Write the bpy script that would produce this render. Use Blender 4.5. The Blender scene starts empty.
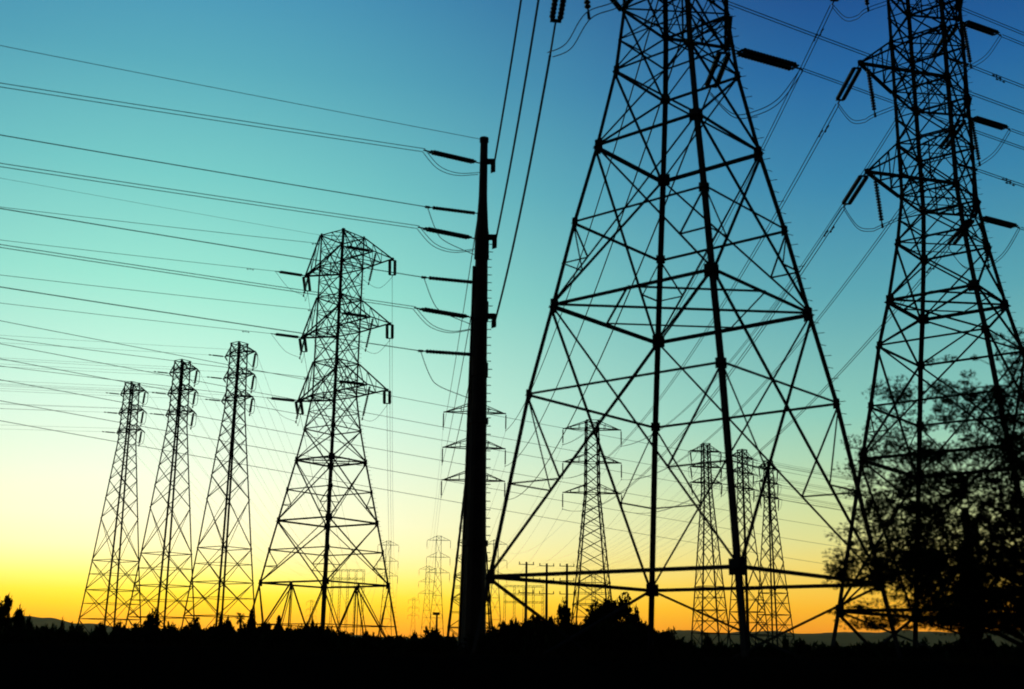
import bpy, math, random
from math import sin, cos, pi, radians, sqrt, atan2
from mathutils import Vector, Matrix

random.seed(7)
scene = bpy.context.scene
COL = scene.collection

# ------------------------------------------------------------------ camera
FPX, PITCH, ROLL = 1206.0, radians(14.42), radians(-0.86)
EYE = 1.6
cam_d = bpy.data.cameras.new("camera")
cam = bpy.data.objects.new("camera", cam_d)
COL.objects.link(cam)
cam_d.sensor_width = 36.0
cam_d.lens = 36.0 * FPX / 1024.0
cam_d.clip_start = 0.1
cam_d.clip_end = 120000
cam.location = (0, 0, EYE)
cam.rotation_mode = 'XYZ'
cam.rotation_euler = (Matrix.Rotation(pi / 2 + PITCH, 3, 'X') @ Matrix.Rotation(-ROLL, 3, 'Z')).to_euler()
scene.camera = cam
cam_d.dof.use_dof = True
cam_d.dof.focus_distance = 250.0
cam_d.dof.aperture_fstop = 0.85
scene.cycles.filter_width = 1.9
scene.view_settings.view_transform = 'Standard'
scene.view_settings.look = 'None'
scene.view_settings.gamma = 1.0
scene.view_settings.exposure = 0.0
scene.view_settings.use_curve_mapping = False
scene.cycles.max_bounces = 4

# ------------------------------------------------------------------ dusk sky
SUN_AZ = radians(-16)          # from +Y towards +X
world = bpy.data.worlds.new("World")
scene.world = world
world.use_nodes = True
nt = world.node_tree
nt.nodes.clear()


def srgb(c):
    def f(v):
        v /= 255.0
        return v / 12.92 if v <= 0.04045 else ((v + 0.055) / 1.055) ** 2.4
    return (f(c[0]), f(c[1]), f(c[2]), 1)


def nd(t, **kw):
    n = nt.nodes.new(t)
    for k, v in kw.items():
        setattr(n, k, v)
    return n


def lk(a, b):
    nt.links.new(a, b)


def mth(op, a, b=None, clamp=False):
    n = nd('ShaderNodeMath', operation=op, use_clamp=clamp)
    for i, v in enumerate((a, b)):
        if v is None:
            continue
        if isinstance(v, (int, float)):
            n.inputs[i].default_value = v
        else:
            lk(v, n.inputs[i])
    return n.outputs[0]


tc = nd('ShaderNodeTexCoord')
sp = nd('ShaderNodeSeparateXYZ')
lk(tc.outputs['Generated'], sp.inputs[0])
elev = mth('DIVIDE', mth('ARCSINE', sp.outputs[2]), radians(90.0), True)
elev = mth('POWER', elev, 0.5)       # more ramp room close to the horizon


HAZE = 2.4e-5
SKY_GAIN = 1.36


def ramp(stops):
    r = nd('ShaderNodeValToRGB')
    r.color_ramp.interpolation = 'B_SPLINE' if False else 'LINEAR'
    el = r.color_ramp.elements
    while len(el) > 1:
        el.remove(el[-1])
    for i, (deg, c) in enumerate(stops):
        p = sqrt(max(deg, 0) / 90.0)
        e = el[0] if i == 0 else el.new(p)
        e.position = p
        # the sky is seen through the haze layer built further down
        tau = HAZE * min(12200.0, 661.0 / max(sin(radians(deg)), .01))
        e.color = [min(1.0, v * math.exp(tau) / SKY_GAIN) for v in srgb(c)[:3]] + [1]
    lk(elev, r.inputs[0])
    return r.outputs[0]


rA = ramp([(0, (232, 132, 18)), (.8, (248, 158, 8)), (1.5, (255, 188, 5)), (2.0, (255, 212, 10)), (2.5, (255, 231, 48)), (3.1, (255, 245, 108)), (3.75, (255, 250, 158)),
           (4.5, (254, 253, 192)), (5.8, (251, 254, 214)), (7.8, (239, 253, 226)), (10.3, (218, 250, 229)), (12, (200, 247, 225)), (16.5, (152, 230, 210)), (21.5, (114, 201, 198)),
           (26.5, (84, 168, 186)), (31.5, (62, 140, 180)), (45, (14, 48, 92)), (90, (4, 10, 26))])
rB = ramp([(0, (200, 100, 22)), (.7, (222, 124, 20)), (1.4, (235, 148, 20)), (2.2, (243, 172, 28)), (3.0, (240, 190, 58)), (4.3, (230, 209, 112)),
           (5.3, (216, 215, 140)), (7.1, (196, 216, 160)), (9.0, (164, 208, 176)), (10.9, (134, 198, 182)), (16.5, (84, 162, 176)), (21.5, (50, 130, 170)),
           (26.5, (26, 98, 158)), (31.5, (12, 62, 132)), (45, (5, 24, 62)), (90, (3, 9, 24))])
rC = ramp([(0, (14, 15, 20)), (10, (15, 18, 28)), (30, (10, 15, 30)), (90, (4, 10, 24))])
hl = mth('MAXIMUM', mth('SQRT', mth('ADD', mth('MULTIPLY', sp.outputs[0], sp.outputs[0]), mth('MULTIPLY', sp.outputs[1], sp.outputs[1]))), 0.001)
dt = mth('DIVIDE', mth('ADD', mth('MULTIPLY', sp.outputs[0], sin(SUN_AZ)), mth('MULTIPLY', sp.outputs[1], cos(SUN_AZ))), hl)
ang = mth('ARCCOSINE', mth('MINIMUM', mth('MAXIMUM', dt, -0.99999), 0.99999))


def maprange(v, a, b):
    n = nd('ShaderNodeMapRange', interpolation_type='SMOOTHSTEP')
    lk(v, n.inputs[0])
    n.inputs[1].default_value = a
    n.inputs[2].default_value = b
    return n.outputs[0]


def mix(f, a, b):
    n = nd('ShaderNodeMix', data_type='RGBA')
    lk(f, n.inputs[0])
    lk(a, n.inputs[6])
    lk(b, n.inputs[7])
    return n.outputs[2]


c1 = mix(maprange(ang, radians(0), radians(34)), rA, rB)
c2 = mix(maprange(ang, radians(30), radians(115)), c1, rC)
bg1 = nd('ShaderNodeBackground')
lk(c2, bg1.inputs[0])
bg1.inputs[1].default_value = SKY_GAIN
sky = nd('ShaderNodeTexSky', sky_type='NISHITA')
sky.sun_disc = False
sky.sun_elevation = radians(0.4)
sky.sun_rotation = SUN_AZ
bg2 = nd('ShaderNodeBackground')
lk(sky.outputs[0], bg2.inputs[0])
bg2.inputs[1].default_value = 0.012
add = nd('ShaderNodeAddShader')
lk(bg1.outputs[0], add.inputs[0])
lk(bg2.outputs[0], add.inputs[1])
wo = nd('ShaderNodeOutputWorld')
lk(add.outputs[0], wo.inputs[0])

sun_d = bpy.data.lights.new("sun", 'SUN')
sun_d.energy = 0.3
sun_d.angle = radians(0.5)
sun_d.color = (1.0, 0.62, 0.3)
sun = bpy.data.objects.new("sun", sun_d)
COL.objects.link(sun)
sun.location = (-40, 150, 60)
sun.rotation_euler = Vector((sin(SUN_AZ) * cos(radians(.4)), cos(SUN_AZ) * cos(radians(.4)), sin(radians(.4)))).to_track_quat('Z', 'Y').to_euler()


# ------------------------------------------------------------------ helpers
def pt(px, py, d):
    """world point seen at a photo pixel, at ground distance d in front of the camera"""
    X = (px - 512.0) / FPX
    Y = (344.5 - py) / FPX
    c, s = cos(-ROLL), sin(-ROLL)
    X, Y = X * c - Y * s, X * s + Y * c
    v = Vector((X, cos(PITCH) - Y * sin(PITCH), sin(PITCH) + Y * cos(PITCH)))
    v *= d / v.y
    return v + Vector((0, 0, EYE))


def dist_for(px, py, z):
    v = pt(px, py, 1.0) - Vector((0, 0, EYE))
    return (z - EYE) / v.z


def material(name, col, rough=0.6, metal=0.0, col2=None, scale=4.0, bump=0.0):
    m = bpy.data.materials.new(name)
    m.use_nodes = True
    t = m.node_tree
    b = t.nodes['Principled BSDF']
    b.inputs['Roughness'].default_value = rough
    b.inputs['Metallic'].default_value = metal
    b.inputs['Specular IOR Level'].default_value = 0.25 if rough < .78 else 0.0
    tcn = t.nodes.new('ShaderNodeTexCoord')
    nz = t.nodes.new('ShaderNodeTexNoise')
    nz.inputs['Scale'].default_value = scale
    nz.inputs['Detail'].default_value = 6
    t.links.new(tcn.outputs['Object'], nz.inputs['Vector'])
    r = t.nodes.new('ShaderNodeValToRGB')
    r.color_ramp.elements[0].position = .35
    r.color_ramp.elements[1].position = .68
    r.color_ramp.elements[0].color = (*col, 1)
    r.color_ramp.elements[1].color = (*(col2 or [c * 1.5 for c in col]), 1)
    t.links.new(nz.outputs[0], r.inputs[0])
    t.links.new(r.outputs[0], b.inputs['Base Color'])
    if bump:
        bp = t.nodes.new('ShaderNodeBump')
        bp.inputs['Strength'].default_value = bump
        t.links.new(nz.outputs[0], bp.inputs['Height'])
        t.links.new(bp.outputs[0], b.inputs['Normal'])
    return m


M_STEEL = material('weathered_steel', (.028, .029, .032), .8, 0, (.05, .05, .052), 1.3)
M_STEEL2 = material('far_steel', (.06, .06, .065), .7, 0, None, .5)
M_POLE = material('rusted_pole_steel', (.035, .028, .024), .75, 0, (.06, .045, .036), 1.2)
M_INS = material('insulator_porcelain', (.03, .022, .02), .35, 0, None, 6)
M_WIRE = material('conductor', (.05, .05, .052), .6, 0, None, 6)
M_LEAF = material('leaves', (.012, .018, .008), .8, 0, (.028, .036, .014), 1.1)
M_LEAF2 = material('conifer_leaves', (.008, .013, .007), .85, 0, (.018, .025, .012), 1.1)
M_BARK = material('bark', (.03, .024, .018), .9, 0, None, 5, .4)
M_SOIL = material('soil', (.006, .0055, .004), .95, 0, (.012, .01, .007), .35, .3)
M_GRASS = material('dry_grass', (.016, .015, .008), .9, 0, (.03, .026, .014), .6)
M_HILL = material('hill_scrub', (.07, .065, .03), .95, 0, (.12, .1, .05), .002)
M_WALL = material('shed_paint', (.03, .045, .034), .7, 0, None, 2)


class MB:
    def __init__(s):
        s.v = []
        s.f = []

    def add(s, vs, fs):
        o = len(s.v)
        s.v += [tuple(v) for v in vs]
        s.f += [tuple(i + o for i in f) for f in fs]

    def angle(s, a, b, e1, e2, w, t=None):
        """L-section steel angle from a to b, flanges along e1 and e2"""
        t = t or max(w * .14, .012)
        sec = ((0, 0), (w, 0), (w, t), (t, t), (t, w), (0, w))
        vs = [p + e1 * x + e2 * y for p in (a, b) for x, y in sec]
        fs = [(i, (i + 1) % 6, (i + 1) % 6 + 6, i + 6) for i in range(6)]
        fs += [(5, 4, 3, 0), (3, 2, 1, 0), (6, 9, 10, 11), (6, 7, 8, 9)]
        s.add(vs, fs)

    def brace(s, a, b, nrm, w):
        """angle member lying in the plane whose normal is nrm"""
        d = (b - a).normalized()
        e1 = nrm.cross(d)
        if e1.length < 1e-4:
            e1 = d.orthogonal()
        e1.normalize()
        e2 = d.cross(e1).normalized()
        s.angle(a - e1 * w / 2, b - e1 * w / 2, e1, e2, w)

    def box(s, c, ex, ey, ez):
        vs = [c + ex * i + ey * j + ez * k for k in (-1, 1) for j in (-1, 1) for i in (-1, 1)]
        s.add(vs, [(0, 2, 3, 1), (4, 5, 7, 6), (0, 1, 5, 4), (2, 6, 7, 3), (0, 4, 6, 2), (1, 3, 7, 5)])

    def tube(s, pts, rs, n=6, cap=True):
        if not isinstance(rs, (list, tuple)):
            rs = [rs] * len(pts)
        o = len(s.v)
        up = Vector((0, 0, 1))
        for i, p in enumerate(pts):
            d = (pts[min(i + 1, len(pts) - 1)] - pts[max(i - 1, 0)])
            d = d.normalized() if d.length > 1e-9 else up
            if abs(d.z) > .95:
                x = Vector((1, 0, 0))
                x = (x - d * x.dot(d)).normalized()
            else:
                x = up.cross(d).normalized()
            y = d.cross(x)
            for k in range(n):
                a = 2 * pi * k / n
                s.v.append(tuple(p + (x * cos(a) + y * sin(a)) * rs[i]))
        for i in range(len(pts) - 1):
            for k in range(n):
                k2 = (k + 1) % n
                s.f.append((o + i * n + k, o + i * n + k2, o + (i + 1) * n + k2, o + (i + 1) * n + k))
        if cap:
            s.f.append(tuple(o + k for k in range(n))[::-1])
            s.f.append(tuple(o + (len(pts) - 1) * n + k for k in range(n)))

    def build(s, name, mat, parent=None, smooth=False, off=None):
        me = bpy.data.meshes.new(name)
        if off is not None:
            s.v = [(x - off.x, y - off.y, z - off.z) for x, y, z in s.v]
        me.from_pydata(s.v, [], s.f)
        me.materials.append(mat)
        if smooth:
            me.polygons.foreach_set('use_smooth', [True] * len(me.polygons))
        o = bpy.data.objects.new(name, me)
        COL.objects.link(o)
        if parent is not None:
            o.parent = parent
        elif off is not None:
            o.location = off
        return o


def empty(name, loc=(0, 0, 0)):
    o = bpy.data.objects.new(name, None)
    COL.objects.link(o)
    o.location = loc
    o.empty_display_size = .5
    return o


def tag(o, label=None, cat=None, group=None, kind=None):
    if label:
        o['label'] = label
    if cat:
        o['category'] = cat
    if group:
        o['group'] = group
    if kind:
        o['kind'] = kind
    return o


def copy_tree(o, parent=None):
    c = o.copy()
    COL.objects.link(c)
    c.parent = parent
    for ch in list(o.children):
        copy_tree(ch, c)
    return c


WDIR = Vector((cos(radians(26.5)), sin(radians(26.5)), 0))     # the corridor of lines running left-right
ADIR = Vector((cos(radians(94.3)), sin(radians(94.3)), 0))     # the corridor running away
Z = Vector((0, 0, 1))


# ------------------------------------------------------------------ insulators
def string_points(mb, a, b, discs, r, n=8, core=.78):
    d = b - a
    pts, rs = [], []
    for i in range(discs):
        t0 = i / discs
        for dt_, rr in ((.04, core), (.26, 1.0), (.58, .95), (.80, core)):
            pts.append(a + d * (t0 + dt_ / discs))
            rs.append(r * rr)
    mb.tube(pts, rs, n)


def insulator(parent, origin, tip, direction, kind, length=2.5, r=.125, lod=1, name='insulator_string', link=.35, tail=.4, w=.2):
    """strings of discs from a cross-arm tip; returns the clamp point of the conductor"""
    mb = MB()
    d = direction.normalized()
    side = Z.cross(d)
    if side.length < .05:
        side = Vector((1, 0, 0))
    side.normalize()
    n = 8 if lod else 5
    discs = int(length / .16) if lod else 7
    if kind == 'double':
        a = tip + d * link
        b = a + d * length
        mb.tube([tip, a], .035, 5)
        up = side.cross(d)
        for c in (a, b):
            mb.box(c, side * (w + .06), d * .07, up * .02)
        for sgn in (-1, 1):
            string_points(mb, a + side * w * sgn + d * .06, b + side * w * sgn - d * .06, discs, r, n)
        e = b + d * tail
        mb.tube([b, e], .04, 5)
    else:
        a = tip + d * .18
        b = a + d * length
        mb.tube([tip, a], .03, 5)
        string_points(mb, a, b, discs, r, n, .45 if kind == 'jumper' else .78)
        e = b + d * .25
        mb.tube([b, e], .035, 5)
        mb.box(e, side * .05, d * .12, side.cross(d) * .05)
    mb.v = [tuple(Vector(v) - origin) for v in mb.v]
    mb.build(name, M_INS, parent, True)
    return e


# ------------------------------------------------------------------ big angle tower
LV = ('lower', 'middle', 'upper')


def big_tower(name, label, base, theta, rings, hds, arm3, xp, mids, thick, arms, group, base_style, far=False):
    """rings: ring heights below the lowest cross-arm; xp: index pairs of X panels; mids: index of ring between them"""
    root = empty(name, base)
    tag(root, label, 'pylon', group)
    A = [pi + theta, -pi / 2 + theta, theta, pi / 2 + theta]
    hd_top = 2.22 if thick == .25 else 2.08
    body = [arm3 + 3.1 * i for i in range(6)]
    zs = list(rings) + body
    hs = list(hds) + [hd_top] * 6
    body0 = len(rings)

    def cor(k, j):
        a = A[j % 4]
        return Vector((cos(a) * hs[k], sin(a) * hs[k], zs[k]))

    def hd_at(z):
        for i in range(len(zs) - 1):
            if z <= zs[i + 1]:
                t = (z - zs[i]) / (zs[i + 1] - zs[i])
                return hs[i] + (hs[i + 1] - hs[i]) * t
        return hs[-1]

    def corz(z, j):
        a = A[j % 4]
        h = hd_at(z)
        return Vector((cos(a) * h, sin(a) * h, z))

    def fn(j):
        a = A[j % 4] + pi / 4
        return Vector((cos(a), sin(a), 0))
    # legs
    for j in range(4):
        mb = MB()
        for k in range(len(zs) - 1):
            a, b = cor(k, j), cor(k + 1, j)
            d = (b - a).normalized()
            w = thick * (.82 if k < body0 - 2 else .76)
            e1 = (cor(k, j + 1) - a)
            e1 = (e1 - d * e1.dot(d)).normalized()
            e2 = (cor(k, j - 1) - a)
            e2 = (e2 - d * e2.dot(d)).normalized()
            mb.angle(a, b + d * .02, e1, e2, w, w * .16)
        if j == 2:      # step bolts on one leg
            z = 3.0
            k = 0
            while z < zs[-1] - .5:
                c = corz(z, j)
                f = fn(j) if k % 2 else fn(j - 1)
                mb.tube([c, c + f * .17 + Vector((cos(A[2]), sin(A[2]), 0)) * .1], .014, 5)
                z += .42
                k += 1
        if j != 9:      # concrete-footed stub
            c = cor(0, j)
            mb.tube([c + Vector((0, 0, -.3)), c + Vector((0, 0, .35))], .38, 10)
        mb.build('leg', M_STEEL, root)
    # rings
    wr = thick * .52

    def ring(k, w, diag=False):
        for j in range(4):
            mb = MB()
            mb.brace(cor(k, j), cor(k, j + 1), fn(j), w)
            mb.build('horizontal_strut', M_STEEL, root)
        if diag:
            mb = MB()
            mb.brace(cor(k, 0), cor(k, 2), Z, w * .6)
            mb.brace(cor(k, 1) + Z * .06, cor(k, 3) + Z * .06, Z, w * .6)
            m = [(cor(k, j) + cor(k, j + 1)) / 2 for j in range(4)]
            for j in range(4):
                mb.brace(m[j] + Z * .03, m[(j + 1) % 4] + Z * .03, Z, w * .5)
            mb.build('plan_bracing', M_STEEL, root)
    for k in range(len(zs)):
        if k == 0:
            continue
        heavy = k in mids[0]
        ring(k, wr * (1.25 if heavy else .8), k >= body0 or k in mids[1])
    # X panels
    for (k0, k1, km) in xp:
        for j in range(4):
            mb = MB()
            n = fn(j)
            w = thick * (.38 if k0 < body0 - 1 else .33)
            mb.brace(cor(k0, j), cor(k1, j + 1), n, w)
            mb.brace(cor(k0, j + 1) - n * .05, cor(k1, j) - n * .05, n, w)
            mb.build('cross_brace', M_STEEL, root)
            if km is not None:
                ww = thick * .27
                zl = (zs[k0] + zs[km]) / 2

                def piece(p, q, w_):
                    m_ = MB()
                    m_.brace(p, q, n, w_)
                    m_.build('secondary_brace', M_STEEL, root)
                for s0, s1 in ((j, j + 1), (j + 1, j)):
                    P = corz(zl, s0)
                    a, b = cor(k0, s0), cor(k1, s1)
                    t = (zl - a.z) / (b.z - a.z)
                    Q = a + (b - a) * t
                    piece(P - n * .02, Q - n * .02, ww)
                    piece(cor(km, s0) - n * .03, Q - n * .03, ww)
    for k in range(body0 - 1, len(zs) - 1):
        for j in range(4):
            n = fn(j)
            a, b, c_, d_ = cor(k, j), cor(k, j + 1), cor(k + 1, j), cor(k + 1, j + 1)
            mb = MB()
            mb.brace(a.lerp(c_, .5) - n * .02, b.lerp(d_, .5) - n * .02, n, thick * .28)
            mb.brace((a + b) / 2 - n * .03, a.lerp(c_, .5) - n * .03, n, thick * .24)
            mb.brace((c_ + d_) / 2 - n * .03, b.lerp(d_, .5) - n * .03, n, thick * .24)
            mb.build('redundant_brace', M_STEEL, root)
    # gussets
    for k in range(1, len(zs)):
        for j in range(4):
            mb = MB()
            s = .165 * (thick / .2) * (1.25 if k in mids[0] else .9 if k < body0 else .7)
            c = cor(k, j)
            for q, f in ((j + 1, fn(j)), (j - 1, fn(j - 1))):
                e = (cor(k, q) - c).normalized()
                mb.box(c + e * s * .75 + f * .012, e * s * .85, Z * s * 1.15, f * .008)
            mb.build('gusset_plate', M_STEEL, root)
    # bottom panel
    for j in range(4):
        mb = MB()
        n = fn(j)
        a0, b0, a1, b1 = cor(0, j), cor(0, j + 1), cor(1, j), cor(1, j + 1)
        if base_style == 'X' and j in (0, 1):
            continue
        if base_style == 'X':
            mb.brace(a0, b1, n, thick * .45)
            mb.brace(b0 - n * .05, a1 - n * .05, n, thick * .45)
        else:
            m = (a1 + b1) / 2
            for a_, c_, o_ in ((a0, a1, b0), (b0, b1, a0)):
                g = (a_ * .62 + o_ * .38)
                q1 = c_ * .5 + m * .5
                mb.brace(m, a_, n, thick * .42)
                mb.brace(c_ - n * .05, g - n * .05, n, thick * .36)
                mb.brace(m - n * .03, (a_ + o_) / 2 * .8 + a_ * .2 - n * .03, n, thick * .36)
            h = .52
            mb.brace(a0.lerp(a1, h) - n * .02, b0.lerp(b1, h) - n * .02, n, thick * .34)
            h = .27
            mb.brace(a0.lerp(a1, h) - n * .02, b0.lerp(b1, h) - n * .02, n, thick * .4)
        mb.build('base_brace', M_STEEL, root)
    # cross-arms
    tips = {}
    loc = Vector(base)
    for i in range(3):
        kb = body0 + 2 * i
        for side, j, L, beam, skew in arms:
            n = fn(j)
            tg = Z.cross(n)
            tip = n * L + tg * skew + Z * (zs[kb] + (.25 if skew == -.55 else 0))
            mb = MB()
            B0, B1, T0, T1 = cor(kb, j), cor(kb, j + 1), cor(kb + 1, j), cor(kb + 1, j + 1)
            ends = (tip, tip)
            if beam:
                tipb = tip + tg * beam
                ends = (tipb, tip) if (B0 - B1).dot(tg) * beam > 0 else (tip, tipb)
                mb.brace(tip, tipb, Z, .11)
                tips[(side + '_b', i)] = tipb + loc
            for (p, q), w in (((B0, ends[0]), .15), ((B1, ends[1]), .15), ((T0, ends[0]), .11), ((T1, ends[1]), .11)):
                mb.brace(p, q, (q - p).cross(Z) if w == .15 else tg, w)
            for t in (.3, .62):
                p = [x.lerp(e, t) for x, e in ((B0, ends[0]), (B1, ends[1]), (T0, ends[0]), (T1, ends[1]))]
                mb.brace(p[0], p[1], Z, .07)
                mb.brace(p[0], p[2], tg, .06)
                mb.brace(p[1], p[3], tg, .06)
                t2 = 0 if t == .3 else .3
                u = [x.lerp(e, t2) for x, e in ((B0, ends[0]), (B1, ends[1]), (T0, ends[0]), (T1, ends[1]))]
                mb.brace(u[2], p[0], tg, .06)
                mb.brace(u[3], p[1], tg, .06)
                mb.brace(u[0], p[1], Z, .06)
            mb.box(tip, n * .12, tg * .1, Z * .1)
            arm = mb.build('cross_arm', M_STEEL, root)
            tips[(side, i)] = tip + loc
            tips[(side + '_arm', i)] = arm
            tips[('near', i)] = cor(kb, 1).lerp(cor(kb + 1, 1), .35) + loc
    # peak
    k = len(zs) - 1
    for j in range(4):
        tips[('peak', j)] = cor(k, j) + loc
    tips['root'] = root
    return tips


tC_d = 42.0
tC = pt(512, 344, tC_d)
baseC = Vector((.1465 * tC_d, tC_d, 0))
pylC = big_tower('lattice_pylon', 'huge dark lattice pylon nearest the camera, its top cut off by the picture edge',
                 baseC, radians(3.9), [0, 4.15, 10.5, 13.8, 17.0, 20.06, 23.2], [7.7, 6.87, 5.62, 4.78, 4.0, 3.15, 2.42], 25.8,
                 [(1, 3, 2), (3, 5, 4), (5, 6, None), (6, 7, None), (7, 8, None), (8, 9, None), (9, 10, None), (10, 11, None), (11, 12, None)],
                 ((1, 3, 5), (3,)), .2, (('left', 0, 6.0, 0, -.55), ('right', 2, 3.7, 0, 0)), 'big angle pylons with three pairs of cross-arms', 'X')
dD = 62.0
baseD = Vector((.3808 * dD - .28, dD, 0))
pylD = big_tower('lattice_pylon', 'big dark lattice pylon at the right edge, standing behind the blurred dark tree',
                 baseD, radians(4.9), [0, 3.95, 11.6, 14.4, 17.7, 20.2, 23.5], [7.9, 7.0, 5.34, 4.72, 4.05, 3.37, 2.65], 26.2,
                 [(0, 1, None), (1, 2, None), (2, 4, 3), (4, 5, None), (5, 6, None), (6, 7, None), (7, 8, None), (8, 9, None), (9, 10, None), (10, 11, None), (11, 12, None)],
                 ((1, 2, 5), (5, 6)), .25, (('left', 0, 6.0, 0, -1.5), ('right', 2, 3.9, 0, -.5)), 'big angle pylons with three pairs of cross-arms', 'X')
dT = 109.0
baseT = Vector((-.1495 * dT, dT, 0))
pylT = big_tower('lattice_pylon', 'wide-based lattice pylon left of the steel pole, whole from pointed top to foot',
                 baseT, radians(9.1), [0, 7.4, 10.3, 12.9, 15.7, 18.4, 21.3], [7.3, 5.72, 5.1, 4.5, 3.85, 3.22, 2.6], 24.5,
                 [(1, 3, 2), (3, 5, 4), (5, 6, None), (6, 7, None), (7, 8, None), (8, 9, None), (9, 10, None), (10, 11, None), (11, 12, None)],
                 ((1, 3, 5), (5,)), .24, (('left', 3, 4.7, 0, 0), ('right', 1, 5.8, -2.6, .7)), 'big angle pylons with three pairs of cross-arms', 'K')


# ------------------------------------------------------------------ slender towers
def slim_tower(name, label, group, phi, prof, levels, armz, armL, axis, lines, hang, thick=.11, cat='pylon', drop=1.0, mat=M_STEEL, twobar=True):
    """prof: (z, half diagonal) list; levels: panel heights; lines: string directions per side; hang: 'susp' or 'tension'"""
    root = empty(name)
    tag(root, label, cat, group)

    def hd(z):
        for (z0, h0), (z1, h1) in zip(prof, prof[1:]):
            if z <= z1:
                return h0 + (h1 - h0) * (z - z0) / (z1 - z0)
        return prof[-1][1]

    def cor(z, j):
        a = phi + pi / 2 * (j % 4)
        return Vector((cos(a) * hd(z), sin(a) * hd(z), z))
    for j in range(4):
        mb = MB()
        for a, b in zip(levels, levels[1:]):
            p, q = cor(a, j), cor(b, j)
            e1 = (cor(a, j + 1) - p).normalized()
            e2 = (cor(a, j - 1) - p).normalized()
            mb.angle(p, q, e1, e2, thick * 1.35, thick * .25)
        mb.build('leg', mat, root)
    for j in range(4):
        mb = MB()
        a = phi + pi / 2 * j + pi / 4
        n = Vector((cos(a), sin(a), 0))
        for i, (za, zb) in enumerate(zip(levels, levels[1:])):
            mb.brace(cor(za, j), cor(zb, j + 1), n, thick * .62)
            mb.brace(cor(za, j + 1) - n * .03, cor(zb, j) - n * .03, n, thick * .62)
            if i > 0:
                if i < 4 or za in armz:
                    mb.brace(cor(za, j), cor(za, j + 1), n, thick * .7)
            if i < 3:
                h0, h1 = hd(za), hd(zb)
                zm = za + (zb - za) * h0 / (h0 + h1)
                mb.brace(cor(zm, j) - n * .02, cor(zm, j + 1) - n * .02, n, thick * .5)
        mb.brace(cor(levels[-1], j), cor(levels[-1], j + 1), n, thick * .7)
        mb.build('lattice_face', mat, root)
    ax = Vector((cos(axis), sin(axis), 0))
    tg = Z.cross(ax)
    tips = {}
    for i, z in enumerate(armz):
        for s in (-1, 1):
            L = armL[0] if s < 0 else armL[1]
            tip = ax * s * L + Z * z
            mb = MB()
            h = hd(z) * .71
            for o in (-1, 1):
                b = ax * s * h * .6 + tg * o * h + Z * z
                t = ax * s * h * .6 + tg * o * h + Z * min(z + drop, levels[-1])
                mb.brace(b, tip, Z, thick * .95)
                mb.brace(t, tip, tg, thick * .75)
                for f in (.35, .68):
                    mb.brace(b.lerp(tip, f), t.lerp(tip, f), tg, thick * .5)
            arm = mb.build('cross_arm', mat, root)
            if hang == 'susp':
                e = insulator(arm, Vector((0, 0, 0)), tip, Vector((0, 0, -1)), 'single', 2.3, .12, 0)
                tips[(s, i)] = [e]
            else:
                es = []
                for dv in lines:
                    es.append(insulator(arm, Vector((0, 0, 0)), tip, dv, 'single', 1.15, .085, 0))
                if s < 0 and lines[0].x < 0:
                    tips[(s, i)] = es
                    continue
                insulator(arm, Vector((0, 0, 0)), tip, Vector((0, 0, -1)) - ax * .12 * s, 'single', 1.45, .14, 0, 'jumper_string')
                mb = MB()
                lowp = tip + Vector((0, 0, -1.75))
                pts = []
                for t in range(9):
                    u = t / 8
                    pts.append(es[0] * (1 - u) ** 2 + (lowp * 2 - (es[0] + es[-1]) / 2) * 2 * u * (1 - u) + es[-1] * u ** 2)
                mb.tube(pts, .03, 5)
                mb.build('jumper_loop', M_WIRE, arm)
                tips[(s, i)] = es
    tips['root'] = root
    tips['peak'] = [cor(levels[-1], j) for j in range(4)]
    return tips


def placed(t, root, loc, rz=0, sc=(1, 1, 1)):
    root.location = loc
    root.rotation_euler = (0, 0, rz)
    root.scale = sc
    M = Matrix.Translation(loc) @ Matrix.Rotation(rz, 4, 'Z') @ Matrix.Diagonal((*sc, 1))
    r = {}
    for k, v in t.items():
        if k != 'root':
            r[k] = [M @ p for p in v]
    r['root'] = root
    return r


H1 = 33.0
lev1 = [0, 4.9, 8.2, 11.6, 16.6, 19.0, 21.1, 22.9, 24.4, 25.8, 27.0, 28.2, 29.4, 30.6, 31.8, 33.0]
prof1 = [(0, 4.1), (11.6, 2.7), (25.8, 1.1), (33, .92)]
armz1 = [27.0, 29.4, 31.8]
slimL = slim_tower('lattice_pylon', 'x', 'slender pylons in a row at left', pi / 4 + radians(45 + 9), prof1, lev1, armz1, (2.0, 2.4), radians(-32), (-WDIR, ADIR), 'tension', .115)
slot = [((239.5, 343.5), 'slender lattice pylon, tallest of the three at left, next to the wide-based pylon'),
        ((182.7, 361), 'slender lattice pylon, middle one of the three at left'),
        ((132.5, 383), 'slender lattice pylon, leftmost and shortest of all in the photo')]
TS = []
for i, ((px, py), lab) in enumerate(slot):
    d = dist_for(px, py, H1)
    p = pt(px, py, d)
    r = slimL['root'] if i == 0 else copy_tree(slimL['root'])
    r['label'] = lab
    TS.append(placed(slimL, r, Vector((p.x, p.y, 0))))

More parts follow.
